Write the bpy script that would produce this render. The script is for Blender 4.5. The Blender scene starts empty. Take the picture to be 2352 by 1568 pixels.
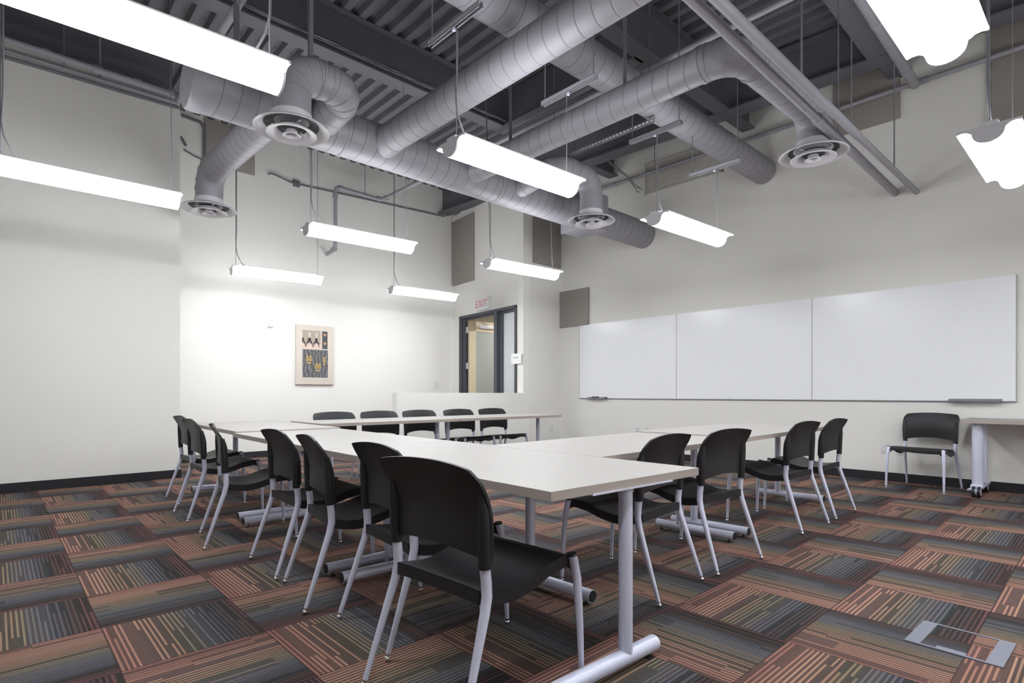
import bpy, bmesh, math, random
from mathutils import Vector, Matrix
random.seed(7)
PI = math.pi
C = bpy.context.scene.collection
sc = bpy.context.scene

# ------------------------------------------------------------------ helpers
def link(o, parent=None):
    C.objects.link(o)
    if parent is not None: o.parent = parent
    return o

def tag(o, label=None, cat=None, group=None, kind=None):
    if label: o['label'] = label
    if cat: o['category'] = cat
    if group: o['group'] = group
    if kind: o['kind'] = kind
    return o

def thing(name, label, cat, loc=(0, 0, 0), rz=0.0, group=None):
    o = bpy.data.objects.new(name, None)
    o.empty_display_size = 0.1
    link(o); o.location = loc; o.rotation_euler = (0, 0, rz)
    return tag(o, label, cat, group)

class MB:
    def __init__(s):
        s.v = []; s.f = []; s.uv = []; s.mi = []; s.cur = 0
    def _add(s, vs, fs, uvs=None):
        b = len(s.v); s.v += [tuple(p) for p in vs]
        for k, f in enumerate(fs):
            s.f.append(tuple(b + i for i in f)); s.mi.append(s.cur)
            s.uv.append(uvs[k] if uvs else None)
    def box(s, x0, y0, z0, x1, y1, z1, M=None):
        vs = [Vector(p) for p in ((x0,y0,z0),(x1,y0,z0),(x1,y1,z0),(x0,y1,z0),(x0,y0,z1),(x1,y0,z1),(x1,y1,z1),(x0,y1,z1))]
        if M: vs = [M @ p for p in vs]
        s._add(vs, [(0,3,2,1),(4,5,6,7),(0,1,5,4),(1,2,6,5),(2,3,7,6),(3,0,4,7)])
        return s
    def bbox(s, x0, y0, z0, x1, y1, z1, b, M=None):
        """box with bevelled edges"""
        bm = bmesh.new()
        bmesh.ops.create_cube(bm, size=1.0)
        for v in bm.verts:
            v.co = Vector(((x0+x1)/2 + v.co.x*(x1-x0), (y0+y1)/2 + v.co.y*(y1-y0), (z0+z1)/2 + v.co.z*(z1-z0)))
        bmesh.ops.bevel(bm, geom=bm.edges[:], offset=b, segments=2, affect='EDGES', profile=0.6)
        vs = [(M @ v.co) if M else v.co.copy() for v in bm.verts]
        bm.verts.index_update()
        s._add(vs, [tuple(v.index for v in f.verts) for f in bm.faces])
        bm.free(); return s
    def tube(s, pts, rad, n=12, caps=True, flat=None):
        """swept circle along pts; rad scalar or list; uv u = length, v = angle"""
        pts = [Vector(p) for p in pts]
        m = len(pts)
        rads = rad if isinstance(rad, (list, tuple)) else [rad]*m
        tang = []
        for i in range(m):
            a = (pts[i]-pts[i-1]).normalized() if i else None
            b = (pts[i+1]-pts[i]).normalized() if i < m-1 else None
            t = (a+b).normalized() if a and b else (a or b)
            tang.append(t)
        t0 = tang[0]
        ref = Vector((0,0,1)) if abs(t0.z) < 0.9 else Vector((1,0,0))
        nrm = (ref - t0*ref.dot(t0)).normalized()
        rings = []; L = [0.0]
        for i in range(m):
            if i:
                q = tang[i-1].rotation_difference(tang[i]); nrm = (q @ nrm)
                nrm = (nrm - tang[i]*nrm.dot(tang[i])).normalized()
                L.append(L[-1] + (pts[i]-pts[i-1]).length)
            bn = tang[i].cross(nrm)
            k = 1.0
            if 0 < i < m-1:
                c = (pts[i]-pts[i-1]).normalized().dot((pts[i+1]-pts[i]).normalized())
                k = 1.0/max(0.5, math.sqrt(max(0.0, (1+c)/2)))
                ax = ((pts[i]-pts[i-1]).normalized()).cross((pts[i+1]-pts[i]).normalized())
                ax = ax.normalized() if ax.length > 1e-6 else None
            else: ax = None
            ring = []
            for j in range(n):
                a = 2*PI*j/n
                d = nrm*math.cos(a) + bn*math.sin(a)
                if flat: d = nrm*math.cos(a)*flat[0] + bn*math.sin(a)*flat[1]
                if ax is not None:
                    w = tang[i].cross(ax); w.normalize()
                    d = d + w*(d.dot(w))*(k-1)
                ring.append(pts[i] + d*rads[i])
            rings.append(ring)
        vs = [p for r in rings for p in r]
        fs = []; uvs = []
        for i in range(m-1):
            for j in range(n):
                k2 = (j+1) % n
                fs.append((i*n+j, i*n+k2, (i+1)*n+k2, (i+1)*n+j))
                uvs.append(((L[i], j/n), (L[i], (j+1)/n), (L[i+1], (j+1)/n), (L[i+1], j/n)))
        if caps:
            fs.append(tuple(reversed(range(n)))); uvs.append(None)
            fs.append(tuple((m-1)*n+j for j in range(n))); uvs.append(None)
        s._add(vs, fs, uvs); return s
    def lathe(s, prof, c=(0,0,0), n=40, close=False):
        """prof: (r, z) list about the z axis at c"""
        c = Vector(c); m = len(prof)
        vs = [c + Vector((r*math.cos(2*PI*j/n), r*math.sin(2*PI*j/n), z)) for r, z in prof for j in range(n)]
        fs = []
        for i in range(m if close else m-1):
            i2 = (i+1) % m
            for j in range(n):
                k = (j+1) % n
                fs.append((i*n+j, i*n+k, i2*n+k, i2*n+j))
        if not close:
            if prof[0][0] > 1e-5: fs.append(tuple(reversed(range(n))))
            if prof[-1][0] > 1e-5: fs.append(tuple((m-1)*n+j for j in range(n)))
        s._add(vs, fs); return s
    def prism(s, poly, a, b, axis='x', M=None):
        """extrude polygon (2D) along an axis from a to b"""
        def P(t, p):
            if axis == 'x': q = Vector((t, p[0], p[1]))
            elif axis == 'y': q = Vector((p[0], t, p[1]))
            else: q = Vector((p[0], p[1], t))
            return M @ q if M else q
        n = len(poly)
        vs = [P(a, p) for p in poly] + [P(b, p) for p in poly]
        fs = [tuple(reversed(range(n))), tuple(range(n, 2*n))] + [(i, (i+1) % n, n+(i+1) % n, n+i) for i in range(n)]
        s._add(vs, fs); return s
    def sphere(s, c, r, n=12, m=8):
        c = Vector(c)
        prof = [(max(1e-6, r*math.sin(PI*i/m)), -r*math.cos(PI*i/m)) for i in range(m+1)]
        return s.lathe(prof, c, n)
    def surf(s, fn, nu, nv, th):
        """closed slab: fn(u,v)->Vector top surface, th thickness vector function"""
        top = [[Vector(fn(i/nu, j/nv)) for j in range(nv+1)] for i in range(nu+1)]
        bot = [[top[i][j] + Vector(th(i/nu, j/nv)) for j in range(nv+1)] for i in range(nu+1)]
        W = nv+1; N = (nu+1)*W
        vs = [p for r in top for p in r] + [p for r in bot for p in r]
        fs = []
        for i in range(nu):
            for j in range(nv):
                a, b, c, d = i*W+j, (i+1)*W+j, (i+1)*W+j+1, i*W+j+1
                fs.append((a, b, c, d)); fs.append((N+d, N+c, N+b, N+a))
        for i in range(nu):
            fs.append((i*W, N+i*W, N+(i+1)*W, (i+1)*W))
            fs.append(((i+1)*W+nv, N+(i+1)*W+nv, N+i*W+nv, i*W+nv))
        for j in range(nv):
            fs.append((j+1, N+j+1, N+j, j))
            fs.append((nu*W+j, N+nu*W+j, N+nu*W+j+1, nu*W+j+1))
        s._add(vs, fs); return s
    def build(s, name, mat, parent=None, smooth=35, bevel=0):
        me = bpy.data.meshes.new(name)
        me.from_pydata(s.v, [], s.f)
        uvl = me.uv_layers.new(name='UVMap')
        k = 0
        for fi, f in enumerate(s.f):
            u = s.uv[fi]
            for q in range(len(f)):
                if u: uvl.data[k].uv = u[q]
                k += 1
        mats = mat if isinstance(mat, (list, tuple)) else [mat]
        for m in mats: me.materials.append(m)
        for p, mi in zip(me.polygons, s.mi): p.material_index = mi
        bm = bmesh.new(); bm.from_mesh(me)
        bmesh.ops.recalc_face_normals(bm, faces=bm.faces)
        bm.to_mesh(me); bm.free()
        if smooth:
            for p in me.polygons: p.use_smooth = True
            me.set_sharp_from_angle(angle=math.radians(smooth))
        me.update()
        o = bpy.data.objects.new(name, me)
        link(o, parent)
        if bevel:
            md = o.modifiers.new('bevel', 'BEVEL'); md.width = bevel; md.segments = 2; md.limit_method = 'ANGLE'
        return o

def arc(p0, pc, p1, n=6):
    """rounded corner from p0 to p1 around control pc (quarter-ish circle by slerp)"""
    p0, pc, p1 = Vector(p0), Vector(pc), Vector(p1)
    o = p0 + p1 - pc
    out = []
    for i in range(n+1):
        a = PI/2*i/n
        out.append(o + (p0-o)*math.cos(a) + (p1-o)*math.sin(a))
    return out

def path(pts, R, n=6):
    """polyline with rounded right-angle corners of radius R (scalar or list)"""
    pts = [Vector(p) for p in pts]; out = [pts[0]]
    for i in range(1, len(pts)-1):
        a = (pts[i-1]-pts[i]).normalized(); b = (pts[i+1]-pts[i]).normalized()
        r = R[i-1] if isinstance(R, (list, tuple)) else R
        out += arc(pts[i]+a*r, pts[i], pts[i]+b*r, n)
    out.append(pts[-1]); return out

# ------------------------------------------------------------------ materials
def hexs(r, g, b):
    f = lambda c: (c/255/12.92) if c/255 <= 0.04045 else ((c/255+0.055)/1.055)**2.4
    return (f(r), f(g), f(b), 1)

class N:
    def __init__(s, m): s.t = m.node_tree; s.n = s.t.nodes; s.l = s.t.links
    def new(s, typ, **kw):
        o = s.n.new(typ)
        for k, v in kw.items(): setattr(o, k, v)
        return o
    def put(s, sock, v):
        if v is None: return
        if hasattr(v, 'links'): s.l.new(v, sock)
        else: sock.default_value = v
    def m(s, op, a, b=None, c=None, clamp=False):
        o = s.new('ShaderNodeMath', operation=op); o.use_clamp = clamp
        for i, v in enumerate((a, b, c)): s.put(o.inputs[i], v)
        return o.outputs[0]
    def mix(s, f, a, b, bt='MIX'):
        o = s.new('ShaderNodeMix', data_type='RGBA', blend_type=bt)
        s.put(o.inputs['Factor'], f); s.put(o.inputs[6], a); s.put(o.inputs[7], b)
        return o.outputs[2]
    def ramp(s, f, stops, interp='LINEAR'):
        o = s.new('ShaderNodeValToRGB'); cr = o.color_ramp; cr.interpolation = interp
        while len(cr.elements) > 1: cr.elements.remove(cr.elements[-1])
        cr.elements[0].position = stops[0][0]; cr.elements[0].color = stops[0][1]
        for p, c in stops[1:]:
            e = cr.elements.new(p); e.color = c
        s.put(o.inputs[0], f); return o.outputs[0]
    def xyz(s, x, y, z=0.0):
        o = s.new('ShaderNodeCombineXYZ')
        for i, v in enumerate((x, y, z)): s.put(o.inputs[i], v)
        return o.outputs[0]
    def white(s, vec):
        o = s.new('ShaderNodeTexWhiteNoise', noise_dimensions='3D'); s.put(o.inputs['Vector'], vec)
        return o.outputs['Value']
    def noise(s, vec, scale, detail=2, rough=0.5):
        o = s.new('ShaderNodeTexNoise'); s.put(o.inputs['Vector'], vec)
        o.inputs['Scale'].default_value = scale; o.inputs['Detail'].default_value = detail
        o.inputs['Roughness'].default_value = rough
        return o.outputs['Fac']
    def bump(s, h, strength, dist):
        o = s.new('ShaderNodeBump'); s.put(o.inputs['Height'], h)
        o.inputs['Strength'].default_value = strength; o.inputs['Distance'].default_value = dist
        return o.outputs[0]

def mat(name, col, rough=0.5, metal=0.0, spec=0.5, vary=0.0, vscale=8.0, bump=0.0, bscale=80.0, coat=0.0):
    m = bpy.data.materials.new(name); m.use_nodes = True
    g = N(m); b = g.n['Principled BSDF']
    b.inputs['Roughness'].default_value = rough; b.inputs['Metallic'].default_value = metal
    b.inputs['Specular IOR Level'].default_value = spec
    if coat: b.inputs['Coat Weight'].default_value = coat
    tc = g.new('ShaderNodeTexCoord').outputs['Object']
    if vary:
        n = g.noise(tc, vscale, 3)
        k = g.m('MULTIPLY_ADD', n, vary*2, 1-vary)
        g.put(b.inputs['Base Color'], g.mix(1.0, col, g.xyz(k, k, k), 'MULTIPLY'))
    else: b.inputs['Base Color'].default_value = col
    if bump:
        g.put(b.inputs['Normal'], g.bump(g.noise(tc, bscale, 3), bump, 0.002))
    return m

M = {}
M['wall'] = mat('wall_paint', hexs(233, 231, 227), 0.75, spec=0.25, vary=0.012, vscale=1.3, bump=0.25, bscale=220)
M['base'] = mat('black_rubber_base', hexs(38, 36, 42), 0.5, spec=0.4, vary=0.06)
M['steel'] = mat('painted_steel', hexs(122, 121, 130), 0.55, spec=0.4, vary=0.04, vscale=4)
M['beam'] = mat('beam_paint', hexs(104, 103, 110), 0.6, spec=0.3, vary=0.05, vscale=3)
M['pipe'] = mat('painted_pipe', hexs(154, 152, 160), 0.45, spec=0.5, vary=0.04, vscale=6)
M['white'] = mat('white_plastic', hexs(222, 222, 224), 0.4)
M['whitemetal'] = mat('white_enamel', hexs(216, 216, 220), 0.35, spec=0.5)
M['diffwhite'] = mat('diffuser_enamel', hexs(205, 202, 208), 0.4, spec=0.5)
M['darkin'] = mat('duct_interior_shade', hexs(44, 42, 48), 0.6, metal=0.0)  # shade inside the diffusers, put in as a dark colour
M['chair'] = mat('black_plastic', hexs(29, 28, 32), 0.42, spec=0.45, bump=0.5, bscale=420)
M['silver'] = mat('silver_powder_coat', hexs(212, 214, 234), 0.38, metal=0.2, spec=0.5, vary=0.03, vscale=20)
M['chrome'] = mat('chrome', hexs(225, 225, 228), 0.12, metal=1.0)
M['blackcap'] = mat('black_end_cap', hexs(30, 30, 34), 0.45)
M['frame'] = mat('dark_door_frame', hexs(74, 76, 84), 0.45, spec=0.5, vary=0.04)
M['tin'] = mat('brushed_tin', hexs(206, 207, 212), 0.4, metal=0.4, vary=0.05, vscale=30)
M['cord'] = mat('grey_cord', hexs(120, 118, 124), 0.55)
M['conduit'] = mat('conduit_grey', hexs(112, 110, 116), 0.5, spec=0.4)
M['wood_door'] = mat('maple_door', hexs(222, 206, 178), 0.45, vary=0.05, vscale=5)
M['canvas'] = mat('cream_canvas', hexs(214, 204, 194), 0.8, spec=0.2, vary=0.02)
M['canvasedge'] = mat('brown_canvas_edge', hexs(120, 92, 72), 0.7)
M['soffit'] = mat('beige_soffit', hexs(206, 199, 184), 0.8, spec=0.2)
M['black'] = mat('black_marker', hexs(28, 28, 34), 0.5)
M['paper'] = mat('white_paper', hexs(240, 240, 240), 0.8, spec=0.1)
M['smear'] = mat('grey_print', hexs(176, 182, 188), 0.8, spec=0.1)
M['red'] = mat('exit_red', hexs(214, 120, 130), 0.5)
M['boxlid'] = mat('floor_box_metal', hexs(140, 142, 156), 0.4, metal=0.5, vary=0.04, vscale=30)
M['louver'] = mat('louver_paint', hexs(206, 204, 196), 0.6, spec=0.3)

def m_board():
    m = mat('whiteboard_enamel', hexs(244, 245, 249), 0.25, spec=0.5, vary=0.01, vscale=2)
    return m
M['board'] = m_board()
M['boardframe'] = mat('whiteboard_trim', hexs(150, 150, 158), 0.35, metal=0.6)

def m_table():
    m = bpy.data.materials.new('table_laminate'); m.use_nodes = True
    g = N(m); b = g.n['Principled BSDF']
    tc = g.new('ShaderNodeTexCoord').outputs['Object']
    mp = g.new('ShaderNodeMapping'); g.put(mp.inputs['Vector'], tc); mp.inputs['Scale'].default_value = (14, 1.4, 1)
    n1 = g.noise(mp.outputs[0], 4.0, 5, 0.65)
    mp2 = g.new('ShaderNodeMapping'); g.put(mp2.inputs['Vector'], tc); mp2.inputs['Scale'].default_value = (90, 5, 1)
    n2 = g.noise(mp2.outputs[0], 3.0, 3, 0.6)
    f = g.m('MULTIPLY_ADD', n2, 0.4, g.m('MULTIPLY', n1, 0.6))
    g.put(b.inputs['Base Color'], g.ramp(f, [(0.3, hexs(163, 158, 155)), (0.7, hexs(172, 168, 165))]))
    b.inputs['Roughness'].default_value = 0.48; b.inputs['Specular IOR Level'].default_value = 0.25
    return m
M['table'] = m_table()
M['edge'] = mat('beige_edge_band', hexs(168, 157, 150), 0.45, vary=0.03, vscale=12)

def m_duct():
    m = bpy.data.materials.new('spiral_duct'); m.use_nodes = True
    g = N(m); b = g.n['Principled BSDF']
    uv = g.new('ShaderNodeUVMap'); uv.uv_map = 'UVMap'
    sp = g.new('ShaderNodeSeparateXYZ'); g.put(sp.inputs[0], uv.outputs[0])
    PT = 0.15
    ph = g.m('FRACT', g.m('DIVIDE', g.m('MULTIPLY_ADD', sp.outputs[1], PT, sp.outputs[0]), PT))
    d = g.m('ABSOLUTE', g.m('SUBTRACT', ph, 0.5))           # 0 at the seam
    seam = g.m('LESS_THAN', d, 0.035)
    soft = g.m('SMOOTH_MIN', g.m('DIVIDE', d, 0.07), 1.0, 0.2)
    tc = g.new('ShaderNodeTexCoord').outputs['Object']
    n = g.noise(tc, 5.0, 4); n2 = g.noise(tc, 60.0, 2)
    k = g.m('MULTIPLY_ADD', n, 0.14, 0.93)
    base = g.mix(1.0, hexs(150, 148, 155), g.xyz(k, k, k), 'MULTIPLY')
    g.put(b.inputs['Base Color'], g.mix(g.m('MULTIPLY', seam, 0.55), base, hexs(96, 92, 100)))  # darker seam lines: dirt, plus seam shading put into the colour
    b.inputs['Roughness'].default_value = 0.5; b.inputs['Specular IOR Level'].default_value = 0.45
    b.inputs['Metallic'].default_value = 0.1
    hgt = g.m('MULTIPLY_ADD', n2, 0.03, soft)
    g.put(b.inputs['Normal'], g.bump(hgt, 0.6, 0.004))
    return m
M['duct'] = m_duct()
M['ductplain'] = mat('painted_duct', hexs(148, 146, 153), 0.5, spec=0.45, vary=0.06, vscale=5, bump=0.3, bscale=60)

def m_panel(name, col):
    m = bpy.data.materials.new(name); m.use_nodes = True
    g = N(m); b = g.n['Principled BSDF']
    tc = g.new('ShaderNodeTexCoord').outputs['Object']
    n = g.noise(tc, 260, 2, 0.6); n0 = g.noise(tc, 3, 2)
    k = g.m('ADD', g.m('MULTIPLY_ADD', n, 0.24, 0.88), g.m('MULTIPLY_ADD', n0, 0.06, -0.03))
    g.put(b.inputs['Base Color'], g.mix(1.0, col, g.xyz(k, k, k), 'MULTIPLY'))
    b.inputs['Roughness'].default_value = 0.95; b.inputs['Specular IOR Level'].default_value = 0.1
    g.put(b.inputs['Normal'], g.bump(n, 0.5, 0.002))
    return m
M['panel'] = m_panel('acoustic_fabric', hexs(156, 150, 145))

def m_deck():
    m = mat('deck_paint', hexs(108, 107, 112), 0.6, spec=0.3, vary=0.08, vscale=2.5)
    return m
M['deck'] = m_deck()

def m_emit(name, col, strength):
    m = bpy.data.materials.new(name); m.use_nodes = True
    g = N(m); g.n.remove(g.n['Principled BSDF'])
    e = g.new('ShaderNodeEmission'); e.inputs[0].default_value = col; e.inputs[1].default_value = strength
    g.l.new(e.outputs[0], g.n['Material Output'].inputs[0]); return m
LAMP = 26.0
M['lamp'] = m_emit('lamp_diffuser_glow', (0.95, 0.985, 1.0, 1), LAMP)
M['upfill'] = m_emit('added_upfill_glow', (0.95, 0.985, 1.0, 1), LAMP*0.5)  # upward glow added on the trays to brighten ceiling and upper walls
M['winglow'] = m_emit('wing_lit_emission', (0.95, 0.985, 1.0, 1), 3.0)  # reflector wings emit, standing in for the bowl's light on them
M['hall'] = m_emit('hall_fill_glow', (1.0, 0.98, 0.94, 1), 15.0)  # glow of the added corridor fill

def m_carpet():
    m = bpy.data.materials.new('striped_carpet_tile'); m.use_nodes = True
    g = N(m); b = g.n['Principled BSDF']
    geo = g.new('ShaderNodeNewGeometry').outputs['Position']
    sp = g.new('ShaderNodeSeparateXYZ'); g.put(sp.inputs[0], geo)
    P = 0.5385
    px = g.m('DIVIDE', g.m('SUBTRACT', sp.outputs[0], 0.36), P)
    py = g.m('DIVIDE', g.m('SUBTRACT', sp.outputs[1], 0.415), 0.546)
    cx, cy = g.m('FLOOR', px), g.m('FLOOR', py)
    fx, fy = g.m('FRACT', px), g.m('FRACT', py)
    par = g.m('FLOORED_MODULO', g.m('ADD', cx, cy), 2.0)     # 0: stripes run along y
    inv = g.m('SUBTRACT', 1.0, fy)
    def sel(a, c):
        return g.m('ADD', g.m('MULTIPLY', g.m('SUBTRACT', 1.0, par), a), g.m('MULTIPLY', par, c))
    s = sel(fx, inv); t = sel(fy, fx)
    NS = 56.0
    ns = g.m('FLOOR', g.m('MULTIPLY', s, NS))
    fr = g.m('FRACT', g.m('MULTIPLY', s, NS))
    prf = g.m('FRACT', g.m('MULTIPLY', s, NS/2))
    odd = g.m('LESS_THAN', g.m('ABSOLUTE', g.m('SUBTRACT', prf, 0.5)), 0.21)
    pair = g.m('FLOOR', g.m('DIVIDE', ns, 2.0))
    cell = g.m('MULTIPLY_ADD', cx, 17.0, g.m('MULTIPLY', cy, 31.0))
    r1 = g.white(g.xyz(pair, cell, 1.0))                     # per stripe
    blk = g.m('FLOOR', g.m('DIVIDE', pair, 4.0))
    rb = g.white(g.xyz(blk, cell, 5.0))
    # along the stripe the yarn changes once
    seg = g.m('GREATER_THAN', t, g.m('MULTIPLY_ADD', rb, 0.8, 0.1))
    r2 = g.white(g.xyz(pair, cell, g.m('MULTIPLY_ADD', seg, 3.0, 2.0)))
    rt = g.white(g.xyz(cell, 3.0, 9.0))
    ss = g.m('ADD', g.m('MULTIPLY_ADD', r1, 0.10, -0.05), g.m('ADD', s, g.m('MULTIPLY_ADD', rt, 0.16, -0.08)))
    # ground yarn
    ground = g.ramp(ss, [(0.0, hexs(80, 54, 47)), (0.12, hexs(98, 66, 56)), (0.22, hexs(80, 62, 62)), (0.34, hexs(72, 61, 56)),
                         (0.46, hexs(78, 72, 60)), (0.60, hexs(84, 80, 84)), (0.74, hexs(66, 68, 78)), (0.86, hexs(52, 50, 48)),
                         (0.95, hexs(60, 46, 42)), (1.0, hexs(84, 48, 48))])
    ground2 = g.ramp(r2, [(0.0, hexs(58, 52, 52)), (0.3, hexs(116, 66, 56)), (0.55, hexs(76, 66, 76)), (0.8, hexs(70, 74, 66)), (1.0, hexs(62, 52, 48))], 'CONSTANT')
    gcol = g.mix(0.34, ground, ground2)
    # accent yarn
    acc = g.ramp(ss, [(0.0, hexs(196, 104, 70)), (0.10, hexs(216, 132, 82)), (0.24, hexs(232, 160, 92)), (0.36, hexs(200, 132, 84)),
                      (0.46, hexs(184, 158, 96)), (0.58, hexs(138, 132, 122)), (0.70, hexs(128, 132, 142)), (0.82, hexs(108, 96, 90)),
                      (0.92, hexs(118, 74, 66)), (1.0, hexs(150, 78, 76))])
    on = g.m('LESS_THAN', r2, g.ramp(ss, [(0.0, (0.75,)*3+(1,)), (0.3, (0.74,)*3+(1,)), (0.5, (0.78,)*3+(1,)), (0.65, (0.85,)*3+(1,)), (1.0, (0.85,)*3+(1,))]))
    lm = g.m('MULTIPLY', odd, on)
    col = g.mix(g.m('MULTIPLY', lm, 0.80), gcol, acc)
    # broad wash: orange side glows through
    wash = g.ramp(ss, [(0.0, hexs(142, 88, 70)), (0.2, hexs(148, 98, 78)), (0.4, hexs(110, 92, 72)), (0.6, hexs(96, 92, 92)), (0.8, hexs(60, 58, 60)), (1.0, hexs(56, 44, 42))])
    col = g.mix(0.34, col, wash)
    edge = g.m('MAXIMUM', g.m('GREATER_THAN', g.m('ABSOLUTE', g.m('SUBTRACT', fx, 0.5)), 0.4955), g.m('GREATER_THAN', g.m('ABSOLUTE', g.m('SUBTRACT', fy, 0.5)), 0.4955))
    col = g.mix(g.m('MULTIPLY', edge, 0.5), col, hexs(46, 38, 36))
    nn = g.noise(geo, 420, 2, 0.7)
    k = g.m('MULTIPLY_ADD', nn, 0.9, 0.55)
    col = g.mix(1.0, col, g.xyz(k, k, k), 'MULTIPLY')
    hs = g.new('ShaderNodeHueSaturation'); hs.inputs['Saturation'].default_value = 0.74; hs.inputs['Value'].default_value = 0.86; g.put(hs.inputs['Color'], col)
    col = g.mix(1.0, hs.outputs[0], (0.97, 0.985, 1.03, 1), 'MULTIPLY')
    g.put(b.inputs['Base Color'], col)
    b.inputs['Roughness'].default_value = 0.95; b.inputs['Specular IOR Level'].default_value = 0.12
    hgt = g.m('ADD', nn, g.m('MULTIPLY', g.m('SINE', g.m('MULTIPLY', fr, PI)), 0.4))
    g.put(b.inputs['Normal'], g.bump(hgt, 0.6, 0.004))
    return m
M['carpet'] = m_carpet()

def m_glass(name, col, rough, alpha):
    m = bpy.data.materials.new(name); m.use_nodes = True
    g = N(m); b = g.n['Principled BSDF']
    b.inputs['Base Color'].default_value = col; b.inputs['Roughness'].default_value = rough
    b.inputs['Transmission Weight'].default_value = alpha; b.inputs['IOR'].default_value = 1.3
    return m
M['frost'] = m_glass('frosted_glass', hexs(232, 236, 240), 0.5, 0.35)
M['doorglass'] = m_glass('grey_green_glass', hexs(204, 210, 206), 0.4, 0.3)

# ------------------------------------------------------------------ camera
F = 1284.0; HOR = 904.0; CAMZ = 1.07
ang = math.atan((2560-1176)/F)                       # forward direction measured from +x
fwd = (math.cos(ang), math.sin(ang))
cam = bpy.data.cameras.new('camera'); co = bpy.data.objects.new('camera', cam); link(co)
co.location = (0, 0, CAMZ); co.rotation_euler = (PI/2, 0, ang - PI/2)
cam.sensor_width = 36; cam.lens = F/2352*36; cam.shift_y = (HOR-784)/2352; cam.clip_start = 0.05
sc.camera = co

# ------------------------------------------------------------------ room shell
XR, YB, YL, YJ = 8.073, 9.8, 8.12, 7.31
X0, Y0 = -3.6, -3.2
ZT = 5.5
def struct(name, mb, mat_, smooth=0, **k):
    o = mb.build(name, mat_, None, smooth=smooth, **k); o['kind'] = 'structure'; return o
struct('floor', MB().box(X0-0.2, Y0-0.2, -0.1, 10.2, 11.2, 0.0), M['carpet'])
struct('wall_back', MB().box(1.75, YB, 0, 7.55, YB+0.15, ZT+0.1), M['wall'])
struct('wall_left', MB().box(X0, YL, 0, 1.75, YB, 4.90), M['wall'])
struct('wall_right', MB().box(XR, Y0, 0, XR+0.15, YJ+0.15, ZT+0.1), M['wall'])
struct('wall_near', MB().box(X0, Y0-0.15, 0, XR+0.15, Y0, ZT+0.1), M['wall'])
struct('wall_side', MB().box(X0-0.15, Y0-0.15, 0, X0, YB, ZT+0.1), M['wall'])
struct('wall_upper', MB().box(X0, 8.60, 4.90, 1.75, YB+0.15, ZT+0.1), M['wall'])
# entry wall, slightly skewed, local frame: x along the wall away from the corner, y = into the corridor side
P0 = Vector((7.063, YJ, 0)); P1 = Vector((7.334, YB, 0))
rzW = math.atan2(P1.y-P0.y, P1.x-P0.x)
MW = Matrix.Translation(P0) @ Matrix.Rotation(rzW, 4, 'Z')          # local +y points into the room (-x side)
LW = (P1-P0).length
w = MB()
DOOR_H = 2.71
w.box(0, -0.14, DOOR_H, LW+0.03, 0, 4.92, MW)
w.box(0.0, -0.14, 0, 0.19, 0, DOOR_H, MW)
w.box(2.2, -0.14, 0, LW+0.03, 0, DOOR_H, MW)
struct('wall_entry', w, M['wall'])
struct('wall_corner', MB().box(7.066, YJ, 0, XR, YJ+0.15, ZT+0.05), M['wall'])
struct('wall_low', MB().box(4.433, YJ, 0, 7.066, YJ+0.14, 1.085), M['wall'])
# corridor seen through the open door
struct('wall_corridor', MB().box(7.56, 9.72, 0, 10.0, 9.86, 3.4).box(9.9, 7.46, 0, 10.04, 9.8, 3.4).box(XR+0.15, 7.40, 0, 10.0, 7.46, 3.4), M['soffit'])
struct('ceiling_corridor', MB().box(7.5, 7.46, 2.86, 10.0, 9.8, 2.95), M['soffit'])

# baseboards
bh, bt = 0.105, 0.012
def bb(name, *b):
    mb = MB()
    for q in b: mb.box(*q)
    return struct(name, mb, M['base'])
bb('baseboard_left', (X0, YL-bt, 0, 1.75, YL, bh), (1.75, YL-bt, 0, 1.75+bt, YB, bh))
bb('baseboard_back', (1.76, YB-bt, 0, 7.32, YB, bh))
bb('baseboard_right', (XR-bt, Y0, 0, XR, YJ, bh))
bb('baseboard_corner', (7.066, YJ-bt, 0, XR, YJ, bh))
bb('baseboard_low', (4.433, YJ-bt, 0, 7.066, YJ, bh), (4.433-bt, YJ-bt, 0, 4.433, YJ+0.14, bh))

# corrugated steel deck, ribs along y
mb = MB(); pit = 0.2032
prof = []
x = X0
zb, zt = 5.44, 5.515
while x < XR+0.2:
    prof += [(x, zb), (x+0.085, zb), (x+0.105, zt), (x+0.183, zt)]; x += pit
prof = prof + [(x, zb)]
poly = prof + [(x, 5.6), (X0, 5.6)]
# build as strips to keep faces planar and simple
vs = []; fs = []
for i, (a, b_) in enumerate(prof):
    vs += [(a, Y0-0.15, b_), (a, YB+0.15, b_)]
for i in range(len(prof)-1):
    fs.append((2*i, 2*i+1, 2*i+3, 2*i+2))
mb._add(vs, fs)
for i in range(56):
    for yy in (6.62, 7.3):
        xx = X0 + i*pit + 0.145
        mb.box(xx-0.003, yy-0.003, 5.47, xx+0.003, yy+0.003, 5.52)
mb.box(X0-0.15, Y0-0.15, 5.53, XR+0.2, YB+0.15, 5.62)
struct('ceiling', mb, M['deck'])

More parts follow.
